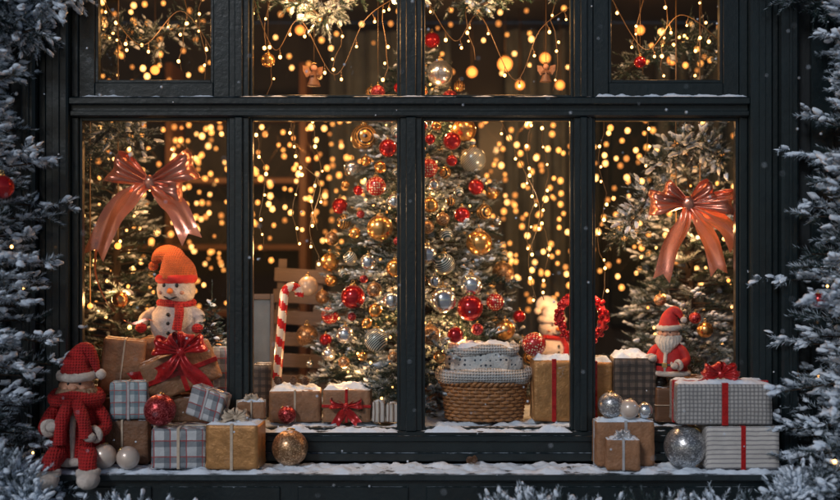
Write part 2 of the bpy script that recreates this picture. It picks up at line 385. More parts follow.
# ------------------------------------------------ shop front
def snow_patch(mb,x0,x1,y0,y1,z,h,res=.012,cover=.5,sd=0):
    nx=max(4,int((x1-x0)/res)); ny=max(4,int((y1-y0)/res)); G=[]
    for i in range(nx+1):
        r=[]
        for j in range(ny+1):
            x=x0+(x1-x0)*i/nx; y=y0+(y1-y0)*j/ny
            e=min(i,nx-i,)/3; e2=min(j,ny-j)/3
            q=noise.fractal(Vector((x*9+sd,y*12,sd)),1,2,6)*.5+.5
            hh=h*(q-(1-cover))*2.4; hh=min(hh,h*1.3)
            ed=min(1,e,e2); hh=hh*ed-.004*(1-ed)
            r.append((x+.004*noise.noise(Vector((x*30,y*30,3))),y,z+hh+.004*noise.noise(Vector((x*60,y*60,1)))*min(1,max(0,hh/h))))
        G.append(r)
    mb.grid(G,'snow')
shop=empty('shop_front')
fr=MB(); X=WX; Z=WZ
zt=3.05
def V_(a,b,y0,y1,z0,z1,k='frame',bv=.004): fr.box(X(a),X(b),y0,y1,z0,z1,k,bv)
zl0=Z(430); zl1=Z(118); zu0=Z(98)
for a,b in((230,250),(400,422),(573,592)):
    for z0,z1 in((zl0,zl1),(zu0,zt)):
        V_(a,b,-.035,.06,z0,z1); V_(a+6,b-6,-.052,-.036,z0,z1)
for z0,z1 in((zl0,zl1),(zu0,zt)):
    V_(73,80,-.03,.06,z0,z1); V_(738,746,-.03,.06,z0,z1)
V_(50,73,-.085,.06,.47,zt,bv=.01); V_(42,50,-.05,.06,.47,zt); V_(28,42,-.11,.06,.2,zt,bv=.012); V_(34,37,-.118,-.11,.5,zt)
V_(746,768,-.085,.06,.47,zt,bv=.01); V_(768,775,-.05,.06,.47,zt); V_(775,792,-.11,.06,.2,zt,bv=.012); V_(782,785,-.118,-.11,.5,zt)
V_(58,65,-.094,-.086,.6,zt,bv=.003); V_(754,760,-.094,-.086,.6,zt,bv=.003)
fr.box(X(73),X(746),-.045,.06,Z(118),Z(98),'frame',.005); fr.box(X(73),X(746),-.075,-.046,Z(106),Z(99),'frame',.005)
fr.box(X(73),X(746),-.058,-.046,Z(117),Z(112),'frame',.003)
for a,b in((80,230),(592,738)):
    V_(a,a+16,-.02,.05,zu0,zt); V_(b-16,b,-.02,.05,zu0,zt); fr.box(X(a+16),X(b-16),-.021,.05,zu0,Z(83),'frame',.004)
fr.box(X(73),X(746),-.045,.06,Z(460)+.001,Z(430),'frame',.005); fr.box(X(73),X(746),-.06,-.046,Z(440),Z(434),'frame',.004)
fr.box(X(73),X(746),-.066,-.046,Z(459),Z(451),'frame',.004)
for a,b in((80,230),(250,400),(422,573),(592,738)):
    for c in((a,a+3),(b-3,b)): V_(c[0],c[1],-.012,.03,zl0,zl1,bv=.002)
    fr.box(X(a+3),X(b-3),-.0125,.03,zl0,zl0+.015,'frame',.002); fr.box(X(a+3),X(b-3),-.0125,.03,zl1-.015,zl1,'frame',.002)
for a,b in((96,214),(250,400),(422,573),(608,722)):
    zb=Z(83) if a in(96,608) else zu0
    for c in((a,a+3),(b-3,b)): V_(c[0],c[1],-.012,.03,zb,zt,bv=.002)
    fr.box(X(a+3),X(b-3),-.0125,.03,zb,zb+.015,'frame',.002)
fr.obj('frame',parent=shop)
w=MB()
w.box(-6,X(28),-.02,.1,0,4,'wall'); w.box(X(792),6,-.02,.1,0,4,'wall'); w.box(X(28)+.001,X(792)-.001,-.03,.1,zt+.001,4,'wall')
w.box(X(28)+.001,X(792)-.001,-.02,.1,0,.43,'wall')
w.box(X(28),X(792),-.16,-.031,zt+.05,zt+.3,'frame',.01)
w.box(X(-12),X(10),-.05,-.021,.1,3,'frame'); w.box(X(808),X(830),-.05,-.021,.1,3,'frame')
w.box(-3.4,3.4,3.2,3.3,0,3.3,'back'); w.box(-3.5,-3.4,.1,3.3,0,3.3,'back'); w.box(3.4,3.5,.1,3.3,0,3.3,'back')
w.box(-3.4,3.4,.1,3.2,3.3,3.4,'back'); w.box(-3.4,3.4,1.4,3.2,0,.1,'floor')
w.obj('walls',parent=shop)
si=MB(); si.box(X(20),X(800),-.30,-.047,.405,.44,'sillm',.006); si.box(X(26),X(794),-.27,-.031,.24,.405,'frame',.006)
for a in range(6): si.box(X(60+a*122),X(165+a*122),-.282,-.271,.27,.375,'frame',.006)
snow_patch(si,X(24),X(796),-.299,-.05,.441,.022,.009,.6)
si.obj('window_sill',parent=shop)
sh=MB(); sh.box(X(60),X(760),.062,1.4,.55,.6,'floor'); snow_patch(sh,X(70),X(750),.066,.9,.601,.022,.016,.6,5)
sh.obj('display_shelf',parent=shop)
gl=MB()
for a,b in((83,227),(253,397),(425,570),(595,735)): gl.add([(X(a),.012,zl0+.01),(X(b),.012,zl0+.01),(X(b),.012,zl1-.01),(X(a),.012,zl1-.01)],[(0,1,2,3)],'glass')
for a,b in((98,212),(253,397),(425,570),(610,720)): gl.add([(X(a),.012,zu0+.01),(X(b),.012,zu0+.01),(X(b),.012,zt),(X(a),.012,zt)],[(0,1,2,3)],'glass')
gl.obj('glass_panes',parent=shop)
rs=MB()
for a,b in((252,398),(424,571)): snow_patch(rs,X(a),X(b),-.058,.01,zl0,.024,.007,.72,a)
snow_patch(rs,X(594),X(744),-.073,-.012,Z(98)+.001,.018,.007,.72,1); snow_patch(rs,X(84),X(300),-.073,-.012,Z(98)+.001,.010,.007,.52,2)
snow_patch(rs,X(300),X(590),-.073,-.04,Z(98)+.001,.012,.007,.55,9)
rs.obj('ledge_snow',parent=shop)
g=MB(); g.add([(-60,-60,0),(60,-60,0),(60,60,0),(-60,60,0)],[(0,1,2,3)],'ground'); g.obj('snowy_ground')
# ------------------------------------------------ bows & gifts
def bow(mb,c,loops,Wd,k,tails=(),knot=.03,dep=.35,tw=.42):
    c=Vector(c)
    for ang,L in loops:
        u=Vector((math.cos(ang),0,math.sin(ang))); v=Vector((-math.sin(ang),0,math.cos(ang))); G=[]
        if math.cos(ang)<0: v=-v
        for i in range(37):
            t=i/36; row=[]
            for j in range(15):
                s=(j/14-.5)*2; ww=Wd*(.18+.82*math.sin(math.pi*t)**.75)*.5
                cr=(1-.75*math.sin(math.pi*t)**2)
                pl=Wd*.11*math.sin(s*7+t*2)*cr+Wd*.05*math.sin(s*3.3+t*9+ang*3)
                p=c+u*(L*math.sin(math.pi*t)**.8*(1+.06*s+.03*math.sin(s*5)))+Vector((0,-L*dep*math.sin(2*math.pi*t)-pl-.004,0))+v*(s*ww+(t-.5)*Wd*.45*math.sin(math.pi*t)-Wd*.12*math.sin(math.pi*t)*s*s)
                row.append(p)
            G.append(row)
        mb.grid(G,k)
    for path in tails:
        pts=crv([c]+[c+Vector(q) for q in path],10); G=[]; m=len(pts)
        for i,p in enumerate(pts):
            t=i/(m-1); d=(pts[min(i+1,m-1)]-pts[max(i-1,0)]).normalized(); sd=Vector((d.z,0,-d.x)).normalized()
            row=[]
            for j in range(9):
                s=(j/8-.5)*2; ww=Wd*tw*(.3+.7*min(1,t*2.2)); nt_=(abs(s)*Wd*.3 if i==m-1 else 0)
                row.append(p+sd*s*ww+d*nt_+Vector((0,-Wd*.10*math.sin(s*4+t*5)*(1.2-t)-Wd*.16*math.sin(t*7),0)))
            G.append(row)
        mb.grid(G,k)
    mb.sph(c+Vector((0,-knot*.3,0)),(knot,knot*.7,knot*1.1),k,3,.2,3)
def gift(name,px0,px1,py0,zb,yf,dep,k,rk='rib',rot=0,tilt=0,bowk=None,rib=('v',),rw=.02,snowcap=0,off=0):
    x0,x1=WX(px0,yf),WX(px1,yf); zt_=WZ(py0,yf); W=x1-x0; H=zt_-zb; mb=MB()
    hw,hd,hh=W/2,dep/2,H/2
    mb.softbox(hw,hd,hh,k,.006,px0*.37)
    mb.box(-hw+.012,hw-.012,-.003,hd-.014,hh-.002,hh+.0022,k,.0008)
    for sx in(-1,1):
        xx=sx*(hw+.0015); mb.add([(xx,-hd+.01,-hh+.012),(xx,hd-.01,-hh+.012),(xx,0,hh*.35),(sx*(hw-.004),-hd+.01,-hh+.012),(sx*(hw-.004),hd-.01,-hh+.012),(sx*(hw-.004),0,hh*.35)],[(0,1,2),(0,3,4,1),(1,4,5,2),(2,5,3,0)],k,False)
    e=.0035
    def rib_(x0,x1,ya,yb,za,zb_): mb.box(x0,x1,ya,yb,za,zb_,rk,.001)
    if 'v' in rib:
        o=off*hw; rib_(o-rw/2,o+rw/2,-hd-e,hd+e,-hh+.001,hh+e)
    if 'h' in rib: rib_(-hw-e,hw+e,-hd-e*1.3,hd+e*1.3,-rw/2,rw/2)
    if 'd' in rib: rib_(-hw-e,hw+e,-rw/2,rw/2,-hh+.001,hh+e*1.3)
    if bowk=='top':
        b=min(W*.24,.085); mb.T=Matrix.Translation((off*hw,-.01,hh+b*.4))
        bow(mb,(0,0,0),[(.45,b),(math.pi-.45,b),(1.2,b*.7),(math.pi-1.2,b*.7),(-.05,b*1.05),(math.pi+.05,b*1.05)],b*.6,rk,[[(b*.7,-.01,-b*.3),(b*1.3,-.02,-b*.42)],[(-b*.7,-.01,-b*.3),(-b*1.2,-.02,-b*.42)]],b*.22,.4,.25); mb.T=Matrix()
    if bowk=='front':
        b=min(W*.34,.09); mb.T=Matrix.Translation((off*hw,-hd-.012,.0))
        bow(mb,(0,0,0),[(.3,b),(math.pi-.3,b)],b*.6,rk,[[(b*.3,-.005,-b*.5),(b*.7,-.01,-b*.95)],[(-b*.3,-.005,-b*.5),(-b*.6,-.01,-b*1.0)]],b*.2,.3); mb.T=Matrix()
    if snowcap: snow_patch(mb,-hw+.005,hw-.005,-hd+.004,hd-.004,hh+.001,.024*snowcap,.007,.72,px0)
    return mb.obj(name,((x0+x1)/2,yf+hd,zb+hh+.001),(0,tilt,rot))
zs=.450
def top(py,y): return WZ(py,y)
gift('gift_box',150,205,429,zs,-.24,.19,'plaid','ribw',.04,rw=.014,rib=('v','d'))
gift('gift_box',206,260,425,zs,-.265,.18,'gold','ribw',-.08,bowk='top',rw=.014,snowcap=.6)
gift('gift_box',96,148,421,zs,-.13,.075,'kraftd','ribw',0,rw=.01)
zA=top(429,-.24)+.004; zB=top(425,-.265)+.004
gift('gift_box',109,146,382,top(421,-.13)+.004,-.125,.07,'plaid2','ribs',.1,rw=.012)
gift('gift_box',188,226,390,zB,-.17,.09,'plaid','ribs',-.3,tilt=.28,rw=.01)
gift('gift_box',236,264,402,zB,-.15,.08,'kraft','ribw',.15,rw=.008,bowk='top',rib=('v','d'),snowcap=.5)
gift('gift_box',596,655,422,zs,-.19,.13,'kraft','ribs',.03,rw=.014,snowcap=.7,rib=('v','d'))
gift('gift_box',607,641,440,zs,-.285,.085,'kraft','ribs',-.05,rw=.012,bowk='top',snowcap=.5)
gift('gift_box',706,780,427,zs,-.26,.2,'white_str','rib',.02,rw=.022,off=0)
gift('gift_box',678,773,384,top(427,-.26)+.004,-.255,.2,'grid','rib',-.02,rw=.03,bowk='top',rib=('v','d'),snowcap=.45)
zi=.618
gift('gift_box',100,228,398,zi,.10,.2,'kraftd','ribw',0,rw=.012)
gift('gift_box',140,216,338,zi,.36,.2,'kraft','rib',0,rw=.02)
gift('gift_box',98,140,340,top(398,.1)+.004,.14,.14,'kraft','ribw',.2,tilt=.12,rw=.008)
gift('gift_box',140,214,352,top(398,.1)+.03,.08,.16,'kraft','rib',.25,tilt=-.35,rw=.024,rib=('v','h'))
mb=MB(); bow(mb,(0,0,0),[(.5,.13),(math.pi-.35,.14),(1.4,.10),(math.pi-.9,.1)],.09,'rib',[[(.04,-.02,-.08),(.12,-.02,-.17),(.16,.0,-.28)],[(-.05,-.02,-.07),(-.13,-.01,-.12),(-.24,.0,-.14)]],.026,.35)
mb.obj('red_bow',(WX(181,.05),.05,WZ(352,.05)))
gift('gift_box',196,228,348,top(398,.1)+.004,.2,.09,'plaid','ribw',.1,rw=.008)
gift('gift_box',268,320,391,zi,.11,.15,'kraft','ribw',.06,rw=.01,snowcap=1)
gift('gift_box',323,371,390,zi,.10,.13,'kraft','rib',-.05,rw=.014,bowk='front',snowcap=1,rib=('v','h'))
gift('gift_box',372,385,402,zi,.10,.06,'white_str2','ribw',0,rw=.004,snowcap=.4)
gift('gift_box',386,399,404,zi,.11,.06,'white_str2','ribw',0,rw=.004,snowcap=.4)
gift('gift_box',533,574,360,zi,.13,.15,'gold','rib',.04,rw=.022,snowcap=1)
gift('gift_box',578,613,362,zi,.16,.15,'gold','rib',0,rw=.018,snowcap=1)
gift('gift_box',614,657,358,zi,.13,.16,'darkgrid','ribw',-.03,rw=.002,snowcap=1.2,rib=())
gift('gift_box',656,690,388,zi,.10,.16,'brown','ribw',0,rw=.004,rib=('h',))
gift('gift_box',690,738,378,zi,.2,.16,'kraftd','rib',0,rw=.014)
gift('gift_box',252,272,365,zi,.3,.12,'darkgrid','ribw',0,rw=.006,rib=())
mb=MB()
bow(mb,(0,0,0),[(.5,.25),(math.pi-.55,.21),(.05,.17)],.165,'copper',
    [[(-.08,-.02,-.06),(-.19,-.02,-.16),(-.27,-.0,-.34)],[(.07,-.02,-.06),(.14,-.02,-.13),(.20,.0,-.26)]],.036,.3,.34)
P=crv([(-.27,0,-.3),(-.28,.0,-.46),(-.22,.01,-.62),(-.1,-.02,-.72),(.0,-.02,-.70),(.08,-.02,-.76)],10)
mb.grid([[p+Vector((-.007,0,.005)),p+Vector((.007,-.006,-.005))] for p in P],'copper')
mb.obj('copper_ribbon_bow',(WX(150,.16),.16,WZ(183,.16)))
mb=MB()
bow(mb,(0,0,0),[(.12,.23),(math.pi-.12,.2),(.62,.15),(math.pi-.62,.15)],.13,'copper',
    [[(-.03,-.02,-.1),(-.09,-.02,-.22),(-.13,.0,-.36)],[(.06,-.02,-.1),(.12,-.02,-.2),(.15,.0,-.33)],[(.12,0,-.06),(.2,-.02,-.12),(.24,.0,-.2)]],.036,.3,.34)
mb.obj('copper_ribbon_bow',(WX(688,.16),.16,WZ(204,.16)))
# ------------------------------------------------ baubles
def bauble(px,py,r,y,k,name='bauble',hang=0,rest=None):
    R=r*S(y); z=WZ(py,y) if rest is None else rest+R; mb=MB()
    mb.sph((0,0,0),R,k,4)
    ca=R*.98
    if rest is None:
        mb.lathe((0,0,ca-.004),[(R*.26,0),(R*.27,R*.16),(R*.2,R*.2),(.002,R*.22)],'cap',14)
        mb.tube([(math.cos(t)*R*.13,0,ca+R*.3+math.sin(t)*R*.13) for t in np.linspace(0,6.283,12,False)],R*.025+.0006,'cap',5,True)
        if hang: mb.tube([(0,0,ca+R*.4),(0,0,ca+R*.4+hang)],.0012,'wire',5)
        return mb.obj(name,(WX(px,y),y,z),(0,0,random.uniform(0,3)))
    mb.lathe((0,0,ca-.004),[(R*.24,0),(R*.25,R*.14),(.002,R*.18)],'cap',14)
    return mb.obj(name,(WX(px,y),y,z),(random.uniform(-.6,.2),random.uniform(-.7,.7),0))
TY=.72; TB=.62; TR=.62; TH=2.06; TP=.52; TX=WX(417,TY)
def surfy(px,py,f=.97):
    y=TY-.3
    for _ in range(8):
        x=WX(px,y); z=WZ(py,y); h=min(.98,max(0,(z-TB)/TH)); r=TR*(1-h)**TP*f; q=r*r-(x-TX)**2
        y=TY-(math.sqrt(q) if q>0 else 0)
    return y
B=[(364,137,13,'pat_g'),(388,148,9,'red'),(440,73,13,'silverb'),(464,130,12,'goldb'),(473,160,13,'pat_b'),(452,141,9,'red'),(428,168,10,'pat_r'),(380,228,13,'goldb'),
(376,186,10,'pat_r'),(479,243,13,'goldb'),(353,297,12,'red'),(470,308,13,'red'),(443,300,13,'silverb'),(444,264,11,'pat_b'),(471,285,11,'silverb'),(476,187,8,'red'),
(503,273,11,'gl_g'),(495,302,9,'pat_r'),(308,286,10,'white_b'),(376,340,12,'pat_b'),(340,206,8,'red'),(307,336,11,'gl_g'),(427,254,10,'silverb'),(330,262,9,'goldb'),(395,268,9,'goldb'),
(392,300,9,'silverb'),(345,335,9,'silverb'),(430,335,10,'gl_g'),(462,215,8,'red'),(392,112,9,'silverb'),(450,98,8,'gl_r'),(505,330,10,'goldb'),(368,262,8,'silverb'),(430,205,8,'goldb'),(410,180,8,'silverb'),(432,40,8,'red'),(352,168,8,'silverb'),(484,212,8,'pat_g'),(330,315,9,'pat_r'),(455,335,8,'red')]
for px,py,r,k in B: bauble(px,py,r,surfy(px,py)-.05,k)
cnt=0
while cnt<68:
    py=random.uniform(85,365); hw=115*((py-30)/330)**.55; px=random.uniform(417-hw,417+hw)
    if any((px-b[0])**2+(py-b[1])**2<(b[2]+7)**2 for b in B): continue
    r=random.uniform(4,7.5); B.append((px,py,r,'')); bauble(px,py,r,surfy(px,py)-.045,random.choice(['goldb','gl_g','gl_r','silverb','goldb','red','pat_b','pat_g'])); cnt+=1
bauble(2,187,12,-.50,'red'); bauble(818,300,7,-.5,'red')
bauble(160,411,16,-.2,'gl_r',rest=zA+.003); bauble(290,446,18,-.15,'gl_g',rest=zs); bauble(104,459,12.5,-.22,'white_b',rest=zs); bauble(128,455,11.5,-.235,'white_b',rest=zs)
zO=top(422,-.19)+.01
bauble(611,400,13,-.13,'gl_s',rest=zO); bauble(629,408,10,-.16,'white_b',rest=zO); bauble(645,412,8,-.14,'silverb',rest=zO); bauble(685,441,21,-.2,'gl_s',rest=zs)
bauble(534,348,12,.2,'pat_r',rest=top(360,.13)+.012); bauble(287,420,9,.08,'gl_r',rest=zi)
bauble(660,300,6,.3,'gl_g'); bauble(120,300,8,.3,'goldb'); bauble(705,330,8,.3,'goldb'); bauble(695,318,6,.3,'gl_r')
# ------------------------------------------------ figures
def santa(name,loc,s,rotz=0,sit=False,main='rv',hair='beardw',gl='fur',boot='black',tipside=1,tipdrop=0):
    mb=MB(); mb.T=Matrix.Scale(s,4)
    b0=.10 if not sit else .0
    prof=[(.02,b0),(.21,b0+.01),(.235,b0+.05),(.225,b0+.14),(.2,.30),(.175,.38),(.15,.46),(.115,.52),(.06,.56)]
    mb.lathe((0,0,0),prof,main,36,1,.82,.05,6)
    mb.tube([(math.cos(t)*.235,math.sin(t)*.195,b0+.05) for t in np.linspace(0,6.283,36,False)],.034,'fur',10,True,.35,30)
    mb.tube([(0,-.175,b0+.08),(0,-.178,.3),(0,-.135,.47)],.024,'fur',8,False,.35,30)
    if not sit:
        mb.tube([(math.cos(t)*.208,math.sin(t)*.172,.26) for t in np.linspace(0,6.283,36,False)],.018,'black',8,True)
        mb.box(-.035,.035,-.208,-.19,.232,.288,'cap',.004)
    for sx in(-1,1):
        if sit:
            P=crv([(sx*.1,-.02,.09),(sx*.12,-.22,.11),(sx*.14,-.32,.06),(sx*.15,-.35,-.01)],6)
            mb.tube(P,[.085-.02*i/(len(P)-1) for i in range(len(P))],main,14,False,.1,12)
            mb.sph((sx*.155,-.38,-.05),(.09,.12,.075),boot,3,.1,6)
            mb.tube([(sx*.15+math.cos(t)*.07,-.35+math.sin(t)*.07,.0) for t in np.linspace(0,6.283,24,False)],.03,'fur',8,True,.35,30)
        else:
            mb.lathe((sx*.09,-.01,0),[(.07,.0),(.075,.03),(.06,.08),(.06,.13)],boot,16,1,1.3)
            mb.sph((sx*.09,-.08,.035),(.065,.09,.04),boot,2)
    for sx in(-1,1):
        P=crv([(sx*.1,0,.47),(sx*.185,-.02,.42),(sx*.235,-.08,.31),(sx*.17,-.2,.27 if sx>0 else .33)],6); n=len(P)
        mb.tube(P,[.062-.012*i/(n-1) for i in range(n)],main,14,False,.1,12)
        e=P[-1]; d=(P[-1]-P[-3]).normalized()
        c1=e-d*.01; u=d.cross(Vector((0,0,1))).normalized(); w_=d.cross(u)
        mb.tube([c1+u*math.cos(t)*.05+w_*math.sin(t)*.05 for t in np.linspace(0,6.283,20,False)],.024,'fur',8,True,.35,30)
        mb.sph(e+d*.055,(.05,.055,.042),gl,3,.08,5); mb.sph(e+d*.045+Vector((-sx*.045,-.01,.025)),(.018,.022,.026),gl,2)
    mb.sph((0,-.01,.63),(.125,.125,.13),'skin',4,.02,3)
    mb.sph((0,-.145,.635),(.028,.028,.025),'skin',2)
    for sx in(-1,1):
        mb.sph((sx*.045,-.118,.667),(.012,.01,.015),'black',2); mb.sph((sx*.065,-.115,.63),(.026,.02,.02),'skin',2)
        mb.sph((sx*.122,-.01,.64),(.02,.025,.032),'skin',2)
        mb.tube(crv([(sx*.01,-.138,.607),(sx*.05,-.138,.6),(sx*.095,-.115,.615)],4),[.022]*5+[.018,.014,.01,.006],hair,8,False,.3,40)
        mb.sph((sx*.048,-.122,.695),(.024,.012,.01),hair,2,.2,5)
    for i in range(13):
        a=math.pi*(-.04+1.08*i/12); r0=Vector((math.cos(a)*.115,-math.sin(a)*.115-.01,.61)); l=.10+.12*math.sin(a)
        P=crv([r0,r0+Vector((math.cos(a)*.02,-.03*math.sin(a)-.012,-l*.45)),r0+Vector((-math.cos(a)*.04,-.03*math.sin(a),-l))],4)
        mb.tube(P,[.03,.034,.036,.035,.033,.028,.022,.014,.005],hair,8,False,.3,40)
    mb.sph((0,.02,.6),(.118,.1,.1),hair,3,.15,6)
    mb.tube([(math.cos(t)*.128,math.sin(t)*.128-.005,.725+.012*math.sin(t)) for t in np.linspace(0,6.283,30,False)],.036,'fur',10,True,.35,30)
    k=tipside
    P=crv([(0,0,.72),(0,0,.79),(k*.02,0,.86),(k*.07,.0,.92),(k*.13,-.01,.92-tipdrop*.5),(k*.17,-.02,.88-tipdrop)],6); n=len(P)
    mb.tube(P,[.128*(1-(i/(n-1))**1.15)+.016 for i in range(n)],main,22,False,.12,9)
    mb.sph(P[-1]+Vector((k*.02,0,-.01)),.042,'fur',3,.2,6)
    return mb.obj(name,loc,(0,0,rotz))
o=santa('santa_doll',(WX(74,-.2),-.155,zs+.008),.60,.12,True,'rk','beard','fur','fur',1,.14)
mb=MB()
P=[(math.cos(t)*.10,math.sin(t)*.085,.325+.01*math.sin(3*t)) for t in np.linspace(0,6.283,30,False)]
mb.tube(P,.036,'rk',12,True,.15,20)
for dx,dz in((-.04,-.2),(.055,-.17)):
    mb.tube(crv([(dx*.3,-.10,.32),(dx,-.15,.24),(dx*1.3,-.15,.325+dz)],6),[.03]*12+[.034],'rk',10,False,.15,20)
    for q in range(6): mb.tube([(dx*1.3+(q-2.5)*.008,-.15,.325+dz),(dx*1.3+(q-2.5)*.01,-.153,.325+dz-.04)],.003,'rk',5)
sc_=mb.obj('knit_scarf'); sc_.parent=o
santa('santa_figurine',(WX(670,.16),.18,top(388,.1)+.008),.41,-.5,False,'rv','beardw','fur','black',1,.05)
def snowman(name,loc,s,rotz=0,hat='ok'):
    mb=MB(); mb.T=Matrix.Scale(s,4)
    mb.sph((0,0,.24),(.27,.24,.26),'fur',4,.04,4); mb.sph((0,-.01,.58),(.20,.18,.18),'fur',4,.04,4)
    mb.tube([(math.cos(t)*.16,math.sin(t)*.15,.44+.015*math.sin(2*t)) for t in np.linspace(0,6.283,30,False)],.045,'rk',10,True,.15,15)
    mb.tube(crv([(.08,-.15,.44),(.12,-.23,.34),(.1,-.26,.18)],6),[.045]*13,'rk',10,False,.15,15)
    mb.tube([(0,-.17,.58),(0.02,-.26,.575),(.03,-.34,.565)],[.035,.022,.003],'carrot',10)
    for sx in(-1,1):
        mb.sph((sx*.068,-.168,.632),(.02,.014,.024),'black',2)
        mb.sph((sx*.11,-.15,.56),(.03,.02,.022),'skin',2)
        mb.tube(crv([(sx*.2,-.04,.36),(sx*.3,-.1,.3),(sx*.3,-.18,.22)],5),[.06,.06,.06,.057,.055,.054,.052,.05,.05,.05,.05],'fur',10,False,.2,15)
        mb.sph((sx*.3,-.2,.2),(.06,.06,.055),'rk',2)
    mb.tube(crv([(-.07,-.165,.52),(0,-.185,.495),(.07,-.165,.52)],5),.009,'black',6)
    for z in(.34,.25,.15): mb.sph((0,-.235,z),.02,'black',2)
    mb.tube([(math.cos(t)*.168,math.sin(t)*.16,.70) for t in np.linspace(0,6.283,30,False)],.05,'rv' if hat=='ok' else hat,10,True,.2,20)
    P=crv([(0,0,.7),(0,0,.78),(-.03,0,.86),(-.10,0,.93),(-.18,-.02,.93),(-.23,-.03,.86)],6); n=len(P)
    mb.tube(P,[.165*(1-(i/(n-1))**1.4)+.03 for i in range(n)],hat,20,False,.2,9)
    mb.sph(P[-1]+Vector((-.01,0,-.03)),.05,hat,3,.2,6)
    return mb.obj(name,loc,(0,0,rotz))
snowman('plush_snowman',(WX(174,.36),.42,top(349,.36)+.01),.52,-.15)
gift('gift_box',545,600,372,zi,1.05,.2,'kraftd','ribw',0)
snowman('plush_snowman',(WX(552,1.15),1.15,top(372,1.05)+.01),.42,.3,'fur')
# ------------------------------------------------ basket with knit
def basket():
    mb=MB(); y=.24; c=Vector((WX(484,y),y,zi)); a0=.215; b0=.13; H=.19
    n=120
    for r in range(11):
        z=.01+H*r/10.5; f=.9+.1*r/10; P=[]
        for i in range(n):
            t=2*math.pi*i/n; q=.006*math.sin(20*t+(math.pi if r%2 else 0)); P.append((c.x+(a0*f+q)*math.cos(t),c.y+(b0*f+q)*math.sin(t),c.z+z))
        mb.tube(P,.0095,'wick',6,True)
    for i in range(40):
        t=2*math.pi*(i+.5)/40; mb.tube([(c.x+a0*.9*math.cos(t),c.y+b0*.9*math.sin(t),c.z),(c.x+a0*math.cos(t),c.y+b0*math.sin(t),c.z+H)],.004,'wick',5)
    for ph in(0,math.pi):
        P=[(c.x+(a0+.008+.009*math.cos(24*t+ph))*math.cos(t),c.y+(b0+.008+.009*math.cos(24*t+ph))*math.sin(t),c.z+H+.008+.009*math.sin(24*t+ph)) for t in np.linspace(0,6.283,240,False)]
        mb.tube(P,.009,'wick',6,True)
    mb.lathe((c.x,c.y,c.z+.005),[(.18,0),(.19,.01)],'wick',24,1,.62)
    mb.obj('wicker_basket')
    k=MB()
    P=[((a0+.005)*math.cos(t),(b0+.01)*math.sin(t),H+.045+.008*math.sin(3*t)) for t in np.linspace(0,6.283,60,False)]
    k.tube(P,.036,'knitw',14,True,.3,18)
    prof=[(.20,H+.06),(.205,H+.09),(.195,H+.13),(.165,H+.165),(.11,H+.185),(.04,H+.19),(.002,H+.19)]
    k.lathe((0,0,0),prof,'knitd',48,1,.62,.2,10)
    P=[(.165*math.cos(t)-.0,.1*math.sin(t),H+.175+.012*math.sin(4*t+1)) for t in np.linspace(0,6.283,60,False)]
    k.tube(P,.024,'knitw',12,True,.4,20)
    snow_patch(k,-.15,.15,-.085,.085,H+.19,.026,.008,.75,3)
    k.obj('knitted_hat',c)
basket()
mb=MB(); H=.62
P=[(0,0,z) for z in np.linspace(0,H,60)]+[( .045-.045*math.cos(t),0,H+.045*math.sin(t)) for t in np.linspace(.1,3.3,22)]
mb.tube(P,.024,'cw',14,alt=('cr',9)); mb.sph((0,0,0),.024,'cr',2)
mb.obj('candy_cane',(WX(274,.28),.28,zi+.03),(0.05,.07,.6))
mb=MB()
for i in range(6): mb.box(-.24,.24,-.01,.01,.06+i*.125,.14+i*.125,'crate',.003)
for x in(-.22,0,.19): mb.box(x,x+.05,.011,.04,0,.82,'crate',.003)
for i in range(5): mb.box(.2,.26,.05,.3,.06+i*.155,.15+i*.155,'crate',.003)
mb.obj('wooden_pallet',(WX(308,.95),.95,.62),(-.05,.06,.12))
mb=MB()
for a in((-.07,-.05),(.05,.07)): mb.box(a[0],a[1],-.012,.012,0,.5,'crate',.003)
mb.box(-.049,.049,-.012,.012,0,.03,'crate'); mb.box(-.049,.049,-.012,.012,.47,.5,'crate'); mb.box(-.049,.049,.0,.008,.03,.47,'grey')
mb.obj('picture_frame',(WX(261,.5),.5,.76),(-.1,0,.1))
mb=MB(); mb.box(-.1,.1,-.1,.1,0,.14,'crate',.004); mb.obj('wooden_block',(WX(261,.5),.52,.615))
mb=MB()
for i in range(120):
    t=2*math.pi*i/120; a=random.uniform(0,6.28); mb.sph(((.122+.02*math.cos(a))*math.cos(t),.02*math.sin(a),(.122+.02*math.cos(a))*math.sin(t)),random.uniform(.010,.014),'red',2)
mb.tube([(.122*math.cos(t),0,.122*math.sin(t)) for t in np.linspace(0,6.283,40,False)],.016,'rv',8,True)
mb.tube([(0,0,.14),(0,0,1.4)],.0015,'wire',5)
mb.obj('berry_wreath',(WX(582,.22),.22,WZ(318,.22)),(0,0,.2))
mb=MB(); mb.lathe((0,0,0),[(.17,0),(.18,.01),(.15,.13),(.14,.14)],'wick',28,1,1,.05,8); mb.obj('tree_pot',(TX,TY,.60))
def cone(px,y,z,s=.03):
    mb=MB()
    for l in range(8):
        h=l/7; r=s*(math.sin(math.pi*(.15+.8*h)))*.7
        for i in range(9):
            a=2*math.pi*(i/9)+l*.35; d=Vector((math.cos(a),math.sin(a),0)); p=d*r+Vector((0,0,s*1.8*h))
            mb.sph(p,(s*.2,s*.2,s*.1),'cone',1)
    mb.lathe((0,0,0),[(s*.3,0),(s*.5,s*.5),(s*.45,s*1.2),(.002,s*1.8)],'cone',10)
    mb.obj('pine_cone',(WX(px,y),y,z),(random.uniform(-.8,.8),random.uniform(-.8,.8),0))
zJ=top(391,.11)+.03
for px in(280,293,306): cone(px,.17,zJ,.026)
cone(468,-.1,zs+.012,.02); cone(474,-.13,zs+.012,.02); cone(92,-.24,zs+.02,.025)
